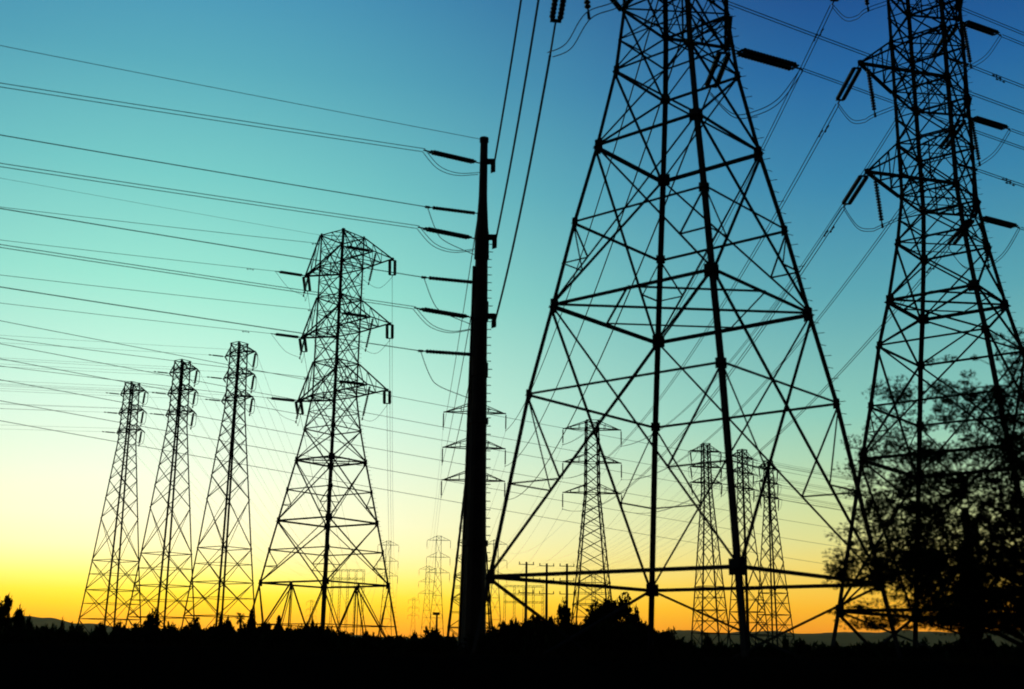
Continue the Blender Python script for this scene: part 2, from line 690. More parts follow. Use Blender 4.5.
slimR = slim_tower('lattice_pylon', 'x', 'slender pylons in a row beyond the nearest pylon', pi / 4 + radians(12), prof1, lev1, armz1, (2.9, 2.9), radians(14), (WDIR, ADIR), 'tension', .16)
slot = [((705.5, 444), 'far slender lattice pylon between the two near legs of the nearest pylon'),
        ((742, 450), 'far slender lattice pylon half hidden behind the nearest pylon front leg'),
        ((768, 461), 'far slender lattice pylon, rightmost of the three seen through the nearest pylon')]
SS = []
for i, ((px, py), lab) in enumerate(slot):
    d = dist_for(px, py, 37.0)
    p = pt(px, py, d)
    r = slimR['root'] if i == 0 else copy_tree(slimR['root'])
    r['label'] = lab
    SS.append(placed(slimR, r, Vector((p.x, p.y, 0)), radians(0 if i == 0 else 24 if i == 1 else 28), (.98, .98, 37 / 33)))

# suspension towers
lev2 = [0, 5.5, 9.8, 13.2, 16, 18.4, 20.6, 22.6, 24.5, 26.3, 28.1, 29.3, 31.3, 33.3, 35.1, 37.1, 39.0, 40.5]
prof2 = [(0, 5.4), (28.1, 1.75), (40.5, 1.55)]
susp = slim_tower('suspension_pylon', 'x', 'suspension pylons with hanging insulators', pi / 4 + radians(4), prof2, lev2, [28.1, 33.3, 39.0], (5.0, 5.0), radians(4), None, 'susp', .17, drop=1.6)
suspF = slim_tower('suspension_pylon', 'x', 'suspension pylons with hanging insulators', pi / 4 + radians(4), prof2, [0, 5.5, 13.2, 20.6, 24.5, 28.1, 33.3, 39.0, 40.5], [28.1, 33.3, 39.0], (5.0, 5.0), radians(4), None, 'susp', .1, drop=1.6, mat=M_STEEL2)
SP = []
for i, (px, py, d, sc, lab) in enumerate((
        (592, 421, None, (1, 1, 1), 'suspension pylon framed inside the nearest pylon, hanging insulators on three arms'),
        (475, 404, None, (1, 1, 1), 'suspension pylon mostly hidden behind the dark steel pole'),
        (439, 536, None, (.8, .8, 1), 'faint far pylon just left of the steel pole, above the glow'),
        (388.6, 541, None, (.75, .75, 1), 'faint far pylon behind the right leg of the wide-based pylon'),
        (428, 566, None, (.8, .8, 1), 'small faint pylon on the horizon, between the wide-based pylon and the pole'),
        (496, 540, None, (.8, .8, 1), 'faint far pylon just right of the steel pole'),
        (593.5, 574, None, (.8, .8, 1), 'small faint pylon on the horizon behind the framed suspension pylon'),
        (312, 600, None, (.8, .8, 1), 'tiny faint pylon seen through the wide-based pylon'),
        (414, 598, None, (.8, .8, 1), 'tiny faint pylon in the brightest orange glow left of the pole'))):
    d = dist_for(px, py, 40.5)
    p = pt(px, py, d)
    src = susp if i < 2 else suspF
    r = src['root'] if i in (0, 2) else copy_tree(src['root'])
    r['label'] = lab
    SP.append(placed(src, r, Vector((p.x, p.y, 0)), 0, sc))
S1, S0 = SP[0], SP[1]


# ------------------------------------------------------------------ wires
def curve_pts(a, b, sag, n):
    return [a.lerp(b, i / n) - Z * (4 * sag * (i / n) * (1 - i / n)) for i in range(n + 1)]


def damper(parent, off, p, d):
    mb = MB()
    q = p - Z * .1
    mb.tube([q - d * .22, q + d * .22], .015, 5)
    for s in (-1, 1):
        mb.tube([q + d * s * .2, q + d * s * .32], .05, 6)
    mb.box(p - Z * .04, d * .03, d.cross(Z) * .03, Z * .07)
    mb.v = [tuple(Vector(v) - off) for v in mb.v]
    mb.build('vibration_damper', M_WIRE, parent)


def wire(a, b, sag, label, group, r=.02, n=36, damp=(), name='conductor'):
    mb = MB()
    pts = curve_pts(a, b, sag, n)
    mb.tube(pts, r, 5)
    o = mb.build(name, M_WIRE, None, True, a)
    tag(o, label, 'wire', group)
    for dd in damp:
        d = (pts[1] - pts[0]).normalized()
        damper(o, a, a + d * dd, d)
    return o


def bundle(a, b, sag, label, group, r=.018, sp_=.2, n=36, damp=()):
    root = empty('conductor_bundle', a)
    tag(root, label, 'wire', group)
    side = Z.cross((b - a)).normalized() * sp_
    pts = curve_pts(a, b, sag, n)
    for s in (-1, 1):
        mb = MB()
        mb.tube([p + side * s for p in pts], r, 5)
        mb.v = [tuple(Vector(v) - a) for v in mb.v]
        mb.build('subconductor', M_WIRE, root, True)
        for k, dd in enumerate(damp):
            d = (pts[1] - pts[0]).normalized()
            damper(root, a, a + side * s + d * (dd + .5 * (s > 0)), d)
    return root


def jumper(pts, label, group, r=.02, twin=.2):
    """loop of conductor through control points (Catmull-Rom)"""
    P = [pts[0]] + list(pts) + [pts[-1]]
    out = []
    for i in range(1, len(P) - 2):
        for k in range(10):
            t = k / 10
            p0, p1, p2, p3 = P[i - 1], P[i], P[i + 1], P[i + 2]
            out.append(.5 * ((2 * p1) + (p2 - p0) * t + (2 * p0 - 5 * p1 + 4 * p2 - p3) * t * t + (3 * p1 - p0 - 3 * p2 + p3) * t ** 3))
    out.append(pts[-1])
    a = pts[0]
    if twin:
        root = empty('jumper_loop', a)
        tag(root, label, 'wire', group)
        side = Z.cross(pts[-1] - pts[0]).normalized() * twin
        for s in (-1, 1):
            mb = MB()
            mb.tube([p + side * s - a for p in out], r, 5)
            mb.build('subconductor', M_WIRE, root, True)
        return root
    mb = MB()
    mb.tube(out, r, 5)
    o = mb.build('jumper_loop', M_WIRE, None, True, a)
    tag(o, label, 'wire', group)
    return o


def sagdir(d, s=.07):
    return (d - Z * s).normalized()


def along(a, b, sag):
    return ((b - a) - Z * 4 * sag).normalized()


SPAN = 260.0
ORD = ('lowest', 'middle', 'topmost')


def end_at_left(e, py, sag, span=SPAN):
    """far end of a leftward span so that the line crosses the left picture edge at height py"""
    v = pt(0, py, 1.0) - Vector((0, 0, EYE))
    k = v.x / v.y
    s_ = (e.x - k * e.y) / (WDIR.x - k * WDIR.y)
    zn = EYE + v.z / v.y * (e.y - s_ * WDIR.y)
    u = s_ / span
    return e - WDIR * span + Z * ((zn - e.z + 4 * sag * u * (1 - u)) / u)


# --- steel pole
dP = 57.0
pb = pt(473, 650, dP)
ptop = pt(482, 138, dP)
poleX = pb.x
poleH = ptop.z
proot = empty('steel_pole', (poleX, dP, 0))
tag(proot, 'tall dark tapered steel pole with six insulators reaching left, in the middle of the photo', 'utility pole')
mb = MB()
prof = [(0, .62), (3, .57), (9, .46), (14.6, .385), (14.62, .44), (15.3, .435), (15.32, .37), (17.4, .345), (17.42, .40), (18.4, .395), (18.42, .34), (19.5, .33), (20.6, .31), (20.62, .37), (21.9, .35), (22.3, .30), (23.5, .235), (24.0, .215), (poleH - .25, .19), (poleH - .24, .23), (poleH, .23)]
for (z0, r0), (z1, r1) in zip(prof, prof[1:]):
    pass
mb.tube([Vector((0, 0, z)) for z, r in prof], [r for z, r in prof], 14)
mb.build('shaft', M_POLE, proot)


def pole_r0(z):
    for (z0, r0), (z1, r1) in zip(prof, prof[1:]):
        if z <= z1:
            return r0 + (r1 - r0) * (z - z0) / (z1 - z0 + 1e-9)
    return .2


mb = MB()
mb.tube([Vector((-pole_r0(z) - .05, -.12, z)) for z in (0, 4, 9, 13, 17, 20.2)], .07, 8)
mb.build('conduit', M_POLE, proot)
for zz in (6.5, 12.3):
    mb = MB()
    mb.tube([Vector((0, 0, zz)), Vector((0, 0, zz + .25))], .5 if zz > 10 else .6, 14)
    mb.build('joint_collar', M_POLE, proot)
def pole_r(z):
    for (z0, r0), (z1, r1) in zip(prof, prof[1:]):
        if z <= z1:
            return r0 + (r1 - r0) * (z - z0) / (z1 - z0 + 1e-9)
    return .2


z = 3.0
while z < 21.5:
    mb = MB()
    c = Vector((pole_r(z), 0, z))
    mb.tube([c - Vector((.08, 0, 0)), c + Vector((.2, 0, 0))], .022, 5)
    mb.build('climbing_peg', M_POLE, proot)
    z += .4
PO = Vector((poleX, dP, 0))


def pole_r(z):
    for (z0, r0), (z1, r1) in zip(prof, prof[1:]):
        if z <= z1:
            return r0 + (r1 - r0) * (z - z0) / (z1 - z0 + 1e-9)
    return .2


GP = 'wires reaching the steel pole from the left'
pyl_left_to_pole = []
for i, py in enumerate((319, 240, 164)):
    z = pt(480, py, dP).z
    c = PO + Z * z
    d = sagdir(-WDIR, -.02)
    e = insulator(proot, PO, c + d * pole_r(z), d, 'double', 2.35, .09, w=.12)
    bundle(e, end_at_left(e, (246, 165, 85)[i], 4), 4, 'twin wire running left from the %s twin insulator of the steel pole' % ORD[i], GP)
    # right-hand dead end towards the nearest pylon
    tgt = pylC[('left', i)]
    dv = (tgt - c)
    dv.z = 0
    dv.normalize()
    mb = MB()
    q = Vector((0, 0, z)) + Vector((cos(-.3), sin(-.3), 0)) * (pole_r(z) - .05)
    mb.box(q + Vector((.2, 0, .12)), Vector((.2, 0, 0)), Vector((0, .09, 0)), Vector((0, 0, .13)))
    mb.box(q + Vector((.34, 0, -.12)), Vector((.12, 0, .04)), Vector((0, .09, 0)), Vector((0, 0, .32)))
    mb.build('dead_end_bracket', M_POLE, proot)
    pyl_left_to_pole.append(PO + q + Vector((.34, 0, -.35)))
    mid = (e + c) / 2 - Z * .95 + Vector((0, -.2, 0))
    jumper([e, e.lerp(mid, .5) - Z * .28, mid + WDIR * .2, c + Vector((-pole_r(z), -.1, -.55))], 'hanging loop under the %s twin insulator of the steel pole' % ORD[i], 'jumper loops at the steel pole', .018, .16)
pole_single = []
for i, py in enumerate((355, 283, 214)):
    z = pt(478, py, dP).z
    c = PO + Z * z
    d = sagdir(-WDIR, .06)
    e = insulator(proot, PO, c + d * pole_r(z), d, 'single', 2.3, .1)
    wire(e, end_at_left(e, (287, 208.5, 135)[i], 4), 4, 'single wire running left from the %s single insulator of the steel pole' % ORD[i], GP, .023)
    q = c + Vector((-pole_r(z - 2.3), -.15, -2.2))
    mid = e * .6 + q * .4 - Z * .8
    jumper([e, e.lerp(mid, .5) - Z * .35, mid, q], 'drooping loop below the %s single insulator of the steel pole' % ORD[i], 'jumper loops at the steel pole', .02, 0)
    pole_single.append(c + Vector((-.25, .3, -.1)))
wire(PO + Z * (poleH - .1), end_at_left(PO + Z * (poleH - .1), 45.5, 3), 3, 'thin ground wire running left from the very top of the steel pole', GP, .014)

# --- nearest pylon
for i in range(3):
    tip = pylC[('left', i)]
    arm = pylC[('left_arm', i)]
    tgt = pyl_left_to_pole[i]
    e = insulator(arm, baseC, tip, along(tip, tgt, 1.0), 'double', 2.5, link=.5, tail=1.4, w=.15)
    wire(e, tgt, .7, 'dark wire from the nearest pylon %s left arm to the steel pole' % ORD[i], 'wires between the nearest pylon and the steel pole', .05)
    jb = insulator(arm, baseC, tip + WDIR * .5, Vector((.1, 0, -1)), 'jumper', 2.3, .12, 1, 'jumper_string')
    ctr = Vector((baseC.x, baseC.y, tip.z))
    r2 = ctr + (pylC[('right', i)] - ctr) * .2 + Vector((0, 0, -1.2))
    e2 = insulator(arm, baseC, tip + WDIR * .2, sagdir(WDIR), 'double', 2.4)
    bundle(e2, e2 + WDIR * SPAN, 4.5, 'twin wire running right from the %s left arm of the nearest pylon' % ORD[i], 'wires running right from the nearest pylon', sp_=.08, damp=(2.2,))
    jumper([e, e.lerp(jb, .5) - Z * .4, jb, jb.lerp(e2, .5) - Z * .35, e2], 'jumper loop under the %s left arm of the nearest pylon' % ORD[i], 'jumper loops at the nearest pylon')
    tip = pylC[('right', i)]
    arm = pylC[('right_arm', i)]
    tgt = S0[(1, i)][0]
    e = insulator(arm, baseC, tip, along(tip, tgt, 5), 'double', 2.4)
    wire(e, tgt, 5, 'wire from the nearest pylon %s right arm to the suspension pylon behind the pole' % ORD[i], 'wires from the nearest pylon running away', .042)
    e2 = insulator(arm, baseC, tip + WDIR * .25, sagdir(WDIR, .0), 'double', 2.85, link=.45, w=.17)
    bundle(e2, e2 + WDIR * SPAN, 4.5, 'twin wire running right from the %s right arm of the nearest pylon' % ORD[i], 'wires running right from the nearest pylon', sp_=.08)
    m = (e + e2) / 2 - Z * 1.5
    jumper([e, e.lerp(m, .5) - Z * .6, m, e2.lerp(m, .5) - Z * .4, e2], 'jumper loop under the %s right arm of the nearest pylon' % ORD[i], 'jumper loops at the nearest pylon')
    wire(pole_single[i], S0[(-1, i)][0], .9, 'wire from the steel pole to the suspension pylon behind it, at its %s left arm' % ORD[i], 'wires from the steel pole running away', .026)

# --- right edge pylon
for side, s in (('left', -1), ('right', 1)):
    for i in range(3):
        tip = pylD[(side, i)]
        arm = pylD[(side + '_arm', i)]
        tgt = S1[(s, i)][0]
        e = insulator(arm, baseD, tip, along(tip, tgt, 5.5), 'double', 2.9, .125, link=.5, w=.17)
        bundle(e, tgt, 5.5, 'twin wire from right-edge pylon %s %s arm to the framed suspension pylon' % (ORD[i], side), 'twin wires from the right-edge pylon running away', .026, .1, damp=(2.3,))
        tip2 = tip + WDIR * .3 if side == 'right' else pylD[('near', i)]
        if side == 'right':
            e2 = insulator(arm, baseD, tip2, sagdir(WDIR, .02), 'double', 2.6, .12, w=.16)
        else:
            e2 = insulator(arm, baseD, tip2, sagdir(WDIR, .02), 'single', 1.0, .09)
        bundle(e2, e2 + WDIR * SPAN, 4.5, 'twin wire running right from the %s %s arm of the right-edge pylon' % (ORD[i], side), 'twin wires from the right-edge pylon running right', .022, .1, damp=(2.2,))
        jb = insulator(arm, baseD, tip + WDIR * .5 - Z * .1, Vector((.08, 0, -1)), 'jumper', 2.4, .13, 1, 'jumper_string')
        jumper([e, e.lerp(jb, .35) - Z * .75, e.lerp(jb, .7) - Z * .55, jb, jb.lerp(e2, .5) - Z * .35, e2], 'twin jumper loop under the %s %s arm of the right-edge pylon' % (ORD[i], side), 'jumper loops at the right-edge pylon')

# --- wide-based pylon
FAR_T = SP[3]
for side, s in (('left', -1), ('right', 1)):
    for i in range(3):
        tip = pylT[(side, i)]
        arm = pylT[(side + '_arm', i)]
        tgt = FAR_T[(s, i)][0]
        e = insulator(arm, baseT, tip, along(tip, tgt, 22), 'double', 2.5, .15, link=.25, w=.24)
        wire(e, tgt, 16, 'faint wire receding from the %s %s arm of the wide-based pylon' % (ORD[i], side), 'wires from the wide-based pylon running away', .018)
        tip2 = tip if side == 'left' else pylT[('right_b', i)]
        e2 = insulator(arm, baseT, tip2, sagdir(-WDIR, .0), 'double', 2.3, .13, w=.1)
        wire(e2, end_at_left(e2, ((366, 303, 240) if side == 'left' else (338, 275, 207))[i], 4), 4, 'wire running left from the %s %s arm of the wide-based pylon' % (ORD[i], side), 'wires running left from the wide-based pylon', .022, damp=(2.4,))
        jb = insulator(arm, baseT, tip2 + Vector((.25, 0, 0)), Vector((-.18, 0, -1)), 'jumper', 2.7 if side == 'right' else 1.6, .12, 1, 'jumper_string')
        jumper([e, e.lerp(jb, .5) - Z * .7, jb, jb.lerp(e2, .5) - Z * .5, e2], 'jumper loop under the %s %s arm of the wide-based pylon' % (ORD[i], side), 'jumper loops at the wide-based pylon', .018, 0)
for j, lab in ((0, 'left corner'),):
    p = pylT[('peak', j)]
    wire(p, end_at_left(p, 178, 3), 3, 'thin ground wire running left from the %s of the wide-based pylon top' % lab, 'wires running left from the wide-based pylon', .013)

# --- slender left row
for t, nm in zip(TS, ('tallest', 'middle', 'leftmost')):
    for s, side in ((-1, 'left'), (1, 'right')):
        for i in range(3):
            wire(t[(s, i)][0], t[(s, i)][0] - WDIR * SPAN, 4.5, 'thin wire leading left from the %s %s arm of the %s slender left-hand pylon' % (ORD[i], side, nm), 'thin wires running left from the slender row', .012)
            q = t[(s, i)][1]
            wire(q, q + ADIR * 250 - Z * 4, 5, 'thin wire receding from the %s %s arm of the %s slender left-hand pylon' % (ORD[i], side, nm), 'thin wires running away from the slender row', .011)
# --- slender far row
for t, nm in zip(SS, ('left', 'middle', 'right')):
    for s, side in ((-1, 'left'), (1, 'right')):
        for i in range(3):
            q = t[(s, i)][0]
            wire(q, q + WDIR * SPAN, 5, 'thin wire running right from the %s %s arm of the %s far slender pylon' % (ORD[i], side, nm), 'thin wires running right from the far slender row', .02)
            q = t[(s, i)][1]
            wire(q, q + ADIR * 250, 5, 'faint wire receding from the %s %s arm of the %s far slender pylon' % (ORD[i], side, nm), 'thin wires running away from the far slender row', .011)
# --- suspension lines onwards
for t, u, nm in ((S1, SP[5], 'framed suspension pylon'), (S0, SP[2], 'suspension pylon behind the pole')):
    for s, side in ((-1, 'left'), (1, 'right')):
        for i in range(3):
            wire(t[(s, i)][0], u[(s, i)][0], 6, 'faint wire receding from the %s %s arm of the %s' % (ORD[i], side, nm), 'faint wires receding from the suspension pylons', .016)
# --- six long wires crossing behind everything
LONG = [(321, 441), (344, 461.5), (359, 474), (380, 494), (401, 512.5), (421, 532)]
NTH = ('topmost', 'second', 'third', 'fourth', 'fifth', 'lowest')
for k, (ya, yb) in enumerate(LONG):
    a = pt(0, ya, 78)
    b = pt(660, yb, 133)
    d = (b - a)
    a2, b2 = a - d * 1.1, b + d * 1.5
    a2.z = a.z + (a.z - b.z) * 1.1 + 1.5
    wire(a2, b2, 1.2, '%s of six long wires slanting across the whole sky behind the pylons' % NTH[k], 'long wires crossing behind the pylons', .022, 60)

# ------------------------------------------------------------------ far monopoles, substation gantries, lamp
mono = empty('power_pole')
tag(mono, 'x', 'utility pole', 'distant thin poles with short cross-arms')
mb = MB()
mb.tube([Vector((0, 0, 0)), Vector((0, 0, 24))], [.42, .26], 8)
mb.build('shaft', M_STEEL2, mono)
for z in (16.5, 19.8, 23.4):
    mb = MB()
    mb.box(Vector((0, 0, z)), Vector((1.9, .3, 0)), Vector((-.08, .5, 0)) * .16, Vector((0, 0, .09)))
    for s in (-1, 0, 1):
        mb.tube([Vector((1.75 * s, .28 * s, z)), Vector((1.75 * s, .28 * s, z + .65))], .12, 6)
    mb.build('cross_arm', M_STEEL2, mono)
for i, (px, py, lab) in enumerate(((526.5, 562, 'distant thin pole, leftmost of three right of the steel pole'),
                                   (546.8, 563.5, 'distant thin pole, middle one of three right of the steel pole'),
                                   (567, 563.8, 'distant thin pole, rightmost of three, next to the framed suspension pylon'))):
    d = dist_for(px, py, 24)
    p = pt(px, py, d)
    r = mono if i == 0 else copy_tree(mono)
    r.location = (p.x, p.y, 0)
    r['label'] = lab

for i, (x0, x1, y0, y1, lab) in enumerate(((505, 543, 586, 602, 'faint lattice substation gantry right of the steel pole'),
                                           (333, 364, 570, 587, 'faint lattice substation gantry seen through the wide-based pylon'))):
    d = 330.0
    a, b = pt(x0, y0, d), pt(x1, y0 + 1, d)
    g = empty('substation_gantry', (a.x, a.y, 0))
    tag(g, lab, 'gantry', 'substation gantries')
    L = b.x - a.x
    hT = a.z
    hB = pt(x0, y1, d).z
    n = 5
    for k in range(n):
        mb = MB()
        x = L * k / (n - 1)
        for o in (-.25, .25):
            mb.box(Vector((x + o, 0, hT / 2)), Vector((.05, 0, 0)), Vector((0, .05, 0)), Vector((0, 0, hT / 2)))
        for q in range(int(hT / 1.0)):
            mb.tube([Vector((x - .25, 0, q)), Vector((x + .25, 0, q + 1))], .03, 4)
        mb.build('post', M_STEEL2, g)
    for z in (hT, (hT + hB) / 2, hB):
        mb = MB()
        for o in (-.2, .2):
            mb.box(Vector((L / 2, 0, z + o)), Vector((L / 2 + .3, 0, 0)), Vector((0, .05, 0)), Vector((0, 0, .05)))
        for q in range(int(L)):
            mb.tube([Vector((q, 0, z - .2)), Vector((q + 1, 0, z + .2))], .035, 4)
        mb.build('beam', M_STEEL2, g)

lp = pt(437, 613, 95)
lamp = empty('street_lamp', (lp.x, 95, 0))
tag(lamp, 'small dark lamp post with box head, just left of the steel pole', 'lamp post')
mb = MB()
mb.tube([Vector((0, 0, 0)), Vector((0, 0, lp.z))], [.12, .07], 8)
mb.build('post', M_POLE, lamp)
mb = MB()
mb.box(Vector((-.05, 0, lp.z - .05)), Vector((.26, 0, 0)), Vector((0, .16, 0)), Vector((0, 0, .1)))
mb.build('lamp_head', M_POLE, lamp)

# ------------------------------------------------------------------ ground, bank, hills
def structure(o, lab, cat):
    return tag(o, lab, cat, None, 'structure')


mb = MB()
R = 60000
n = 64
ringr = [0, 30, 120, 600, 4000, R]
for r in ringr[1:]:
    for k in range(n):
        mb.v.append((r * cos(2 * pi * k / n), r * sin(2 * pi * k / n), 0))
mb.v.append((0, 0, 0))
c = len(mb.v) - 1
for k in range(n):
    mb.f.append((c, k, (k + 1) % n))
    for i in range(len(ringr) - 2):
        mb.f.append((i * n + k, (i + 1) * n + k, (i + 1) * n + (k + 1) % n, i * n + (k + 1) % n))
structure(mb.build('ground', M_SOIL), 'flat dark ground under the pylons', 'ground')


def vnoise(x, s=0):
    def h(i):
        v = sin(i * 127.1 + s * 311.7) * 43758.5453
        return v - math.floor(v)
    i = math.floor(x)
    f = x - i
    f = f * f * (3 - 2 * f)
    return h(i) * (1 - f) + h(i + 1) * f


def fbm(x, s=0, o=4):
    t = a = 0
    am = 1
    for k in range(o):
        t += am * vnoise(x * 2 ** k, s + k)
        a += am
        am *= .55
    return t / a


# roadside bank
mb = MB()
nx, ny = 160, 22
for j in range(ny + 1):
    v = j / ny
    y = 19 + 12 * v
    for i in range(nx + 1):
        x = -70 + 140 * i / nx
        prof_ = max(0, min(1, v / .55)) if v < .55 else max(0, 1 - (v - .8) / .2) if v > .8 else 1
        prof_ = prof_ * prof_ * (3 - 2 * prof_)
        top = 1.60 - .0 * x + .10 * (fbm(x * .35, 3) - .5) + (.08 if x < -3 else 0) * min(1, (-3 - x) / 5 if x < -3 else 0)
        mb.v.append((x, y, prof_ * (top + .10 * (fbm(x * 1.3 + y * .9, 5) - .5)) - .02))
for j in range(ny):
    for i in range(nx):
        a = j * (nx + 1) + i
        mb.f.append((a, a + 1, a + nx + 2, a + nx + 1))
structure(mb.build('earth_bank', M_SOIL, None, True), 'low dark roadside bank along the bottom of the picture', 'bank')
mb = MB()
for k in range(16000):
    x = random.uniform(-22, 24)
    y = random.uniform(24.5, 29.3)
    h = random.uniform(.03, .14) * (.6 + 1.5 * vnoise(x * .8, 21) ** 2) * (2.0 if random.random() < .05 else 1)
    z0 = 1.50
    w = random.uniform(.006, .014)
    dx, dy = random.uniform(-.07, .07), random.uniform(-.07, .07)
    a = random.uniform(0, pi)
    mb.add([(x - w * cos(a), y - w * sin(a), z0), (x + w * cos(a), y + w * sin(a), z0), (x + dx, y + dy, z0 + h + .08)], [(0, 1, 2)])
tag(mb.build('grass', M_GRASS), 'short dry grass on the roadside bank', 'grass', None, 'stuff')

# far hills: ridge profile by azimuth, built as a strip with depth
RIDGE = [(-300, 624), (-100, 622), (0, 617), (25, 615), (40, 616.5), (49, 617), (58, 620), (66, 623), (90, 623), (130, 628), (250, 631), (330, 634), (400, 637), (470, 636), (520, 635),
         (640, 633), (672, 630), (690, 630), (720, 633), (745, 631), (775, 629.5), (797, 632), (815, 632), (840, 630.5), (870, 632), (900, 630), (960, 632), (1024, 628), (1150, 622), (1400, 626)]


def ridge_y(px):
    for (a, ya), (b, yb) in zip(RIDGE, RIDGE[1:]):
        if px <= b:
            t = (px - a) / (b - a)
            t = t * t * (3 - 2 * t)
            return ya + (yb - ya) * t
    return RIDGE[-1][1]


mb = MB()
nx, ny = 420, 14
DH = 9000.0
for j in range(ny + 1):
    v = j / ny
    dd = DH + (v - .5) * 5200
    for i in range(nx + 1):
        px = -300 + 1700 * i / nx
        zr = pt(px, ridge_y(px) + 3.0 * (fbm(px * .05, 9) - .5), DH).z
        e = 1 - abs(v - .5) * 2
        e = e ** .8
        x = pt(px, 640, DH).x
        z = zr * e * (1 + .35 * (fbm(px * .03 + v * 3.1, 4) - .5) * (1 - e)) - 5
        mb.v.append((x, dd, z))
for j in range(ny):
    for i in range(nx):
        a = j * (nx + 1) + i
        mb.f.append((a, a + 1, a + nx + 2, a + nx + 1))
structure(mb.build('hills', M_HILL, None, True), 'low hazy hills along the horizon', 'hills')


# ------------------------------------------------------------------ plants
def leaf(mb, p, s, flat=0.0):
    a = Vector((random.gauss(0, 1), random.gauss(0, 1), random.gauss(0, 1) * (1 - flat)))
    a = a.normalized() * s
    b = Vector((random.gauss(0, 1), random.gauss(0, 1), random.gauss(0, 1)))
    b = (b - a * (b.dot(a) / a.length_squared)).normalized() * s * .42
    mb.add([p - a, p + b, p + a, p - b], [(0, 1, 2, 3)])


def sph():
    while True:
        v = Vector((random.uniform(-1, 1), random.uniform(-1, 1), random.uniform(-1, 1)))
        if v.length < 1:
            return v


def make_bush(nclump=64, leaves=48, ls=.085):
    """unit bush: 1 m tall, about 1 m wide"""
    root = empty('bush')
    mb = MB()
    for k in range(nclump):
        a = random.uniform(0, 2 * pi)
        r = sqrt(random.random()) * .42
        z = random.uniform(.12, .84) * (1 - .5 * (r / .42) ** 4)
        c = Vector((cos(a) * r, sin(a) * r, z))
        for q in range(leaves):
            leaf(mb, c + sph() * random.uniform(.1, .19), ls * random.uniform(.5, 1.1))
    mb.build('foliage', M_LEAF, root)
    mb = MB()
    for k in range(6):
        a = random.uniform(0, 2 * pi)
        mb.tube([Vector((0, 0, -.02)), Vector((cos(a) * .1, sin(a) * .1, .3)), Vector((cos(a) * .28, sin(a) * .28, .68))], [.03, .02, .008], 5)
    mb.build('stem', M_BARK, root)
    return root


def make_conifer():
    root = empty('conifer')
    mb = MB()
    for k in range(1700):
        z = random.uniform(.05, 1.0)
        r = (1 - z) ** .75 * .21 * random.uniform(.35, 1.12) * (1 + .22 * sin(z * 34))
        a = random.uniform(0, 2 * pi)
        leaf(mb, Vector((cos(a) * r, sin(a) * r, z * .97 + r * .15)), .035)
    mb.build('foliage', M_LEAF2, root)
    mb = MB()
    mb.tube([Vector((0, 0, -.02)), Vector((0, 0, .95))], [.03, .006], 6)
    mb.build('trunk', M_BARK, root)
    return root


def make_tree(clumps, th=.45, ls=.045, lv=110, crown=.32, spread=(.085, .15)):
    root = empty('tree')
    mb = MB()
    br = MB()
    br.tube([Vector((0, 0, -.02)), Vector((.01, 0, th * .5)), Vector((-.01, .01, th))], [.035, .028, .02], 7)
    for k in range(clumps):
        u = sph()
        c = Vector((u.x * crown, u.y * crown, .62 + u.z * .34))
        rr = random.uniform(*spread)
        for q in range(lv):
            leaf(mb, c + sph() * rr, ls * random.uniform(.5, 1.2))
        s = Vector((0, 0, th * random.uniform(.6, 1)))
        br.tube([s, s.lerp(c, .5) + Vector((0, 0, -.03)), c], [.014, .008, .003], 5)
    mb.build('crown', M_LEAF, root)
    br.build('trunk', M_BARK, root)
    return root


def make_palm():
    root = empty('palm_tree')
    mb = MB()
    mb.tube([Vector((0, 0, -.02)), Vector((.01, 0, .5)), Vector((0, 0, .84))], [.035, .028, .026], 7)
    mb.build('trunk', M_BARK, root)
    mb = MB()
    for k in range(34):
        a = random.uniform(0, 2 * pi)
        el = random.uniform(-.9, 1.35)
        d = Vector((cos(a) * cos(el), sin(a) * cos(el), sin(el)))
        L = random.uniform(.12, .17)
        prev = Vector((0, 0, .85))
        for q in range(5):
            nxt = prev + d * L / 5
            d = (d - Z * .16).normalized()
            sd = d.cross(Z).normalized() if abs(d.z) < .98 else Vector((1, 0, 0))
            for s in (-1, 1):
                tip = prev + sd * s * .04 + d * .03 - Z * .012
                mb.add([prev, nxt, tip], [(0, 1, 2)])
            prev = nxt
    mb.build('fronds', M_LEAF2, root)
    return root


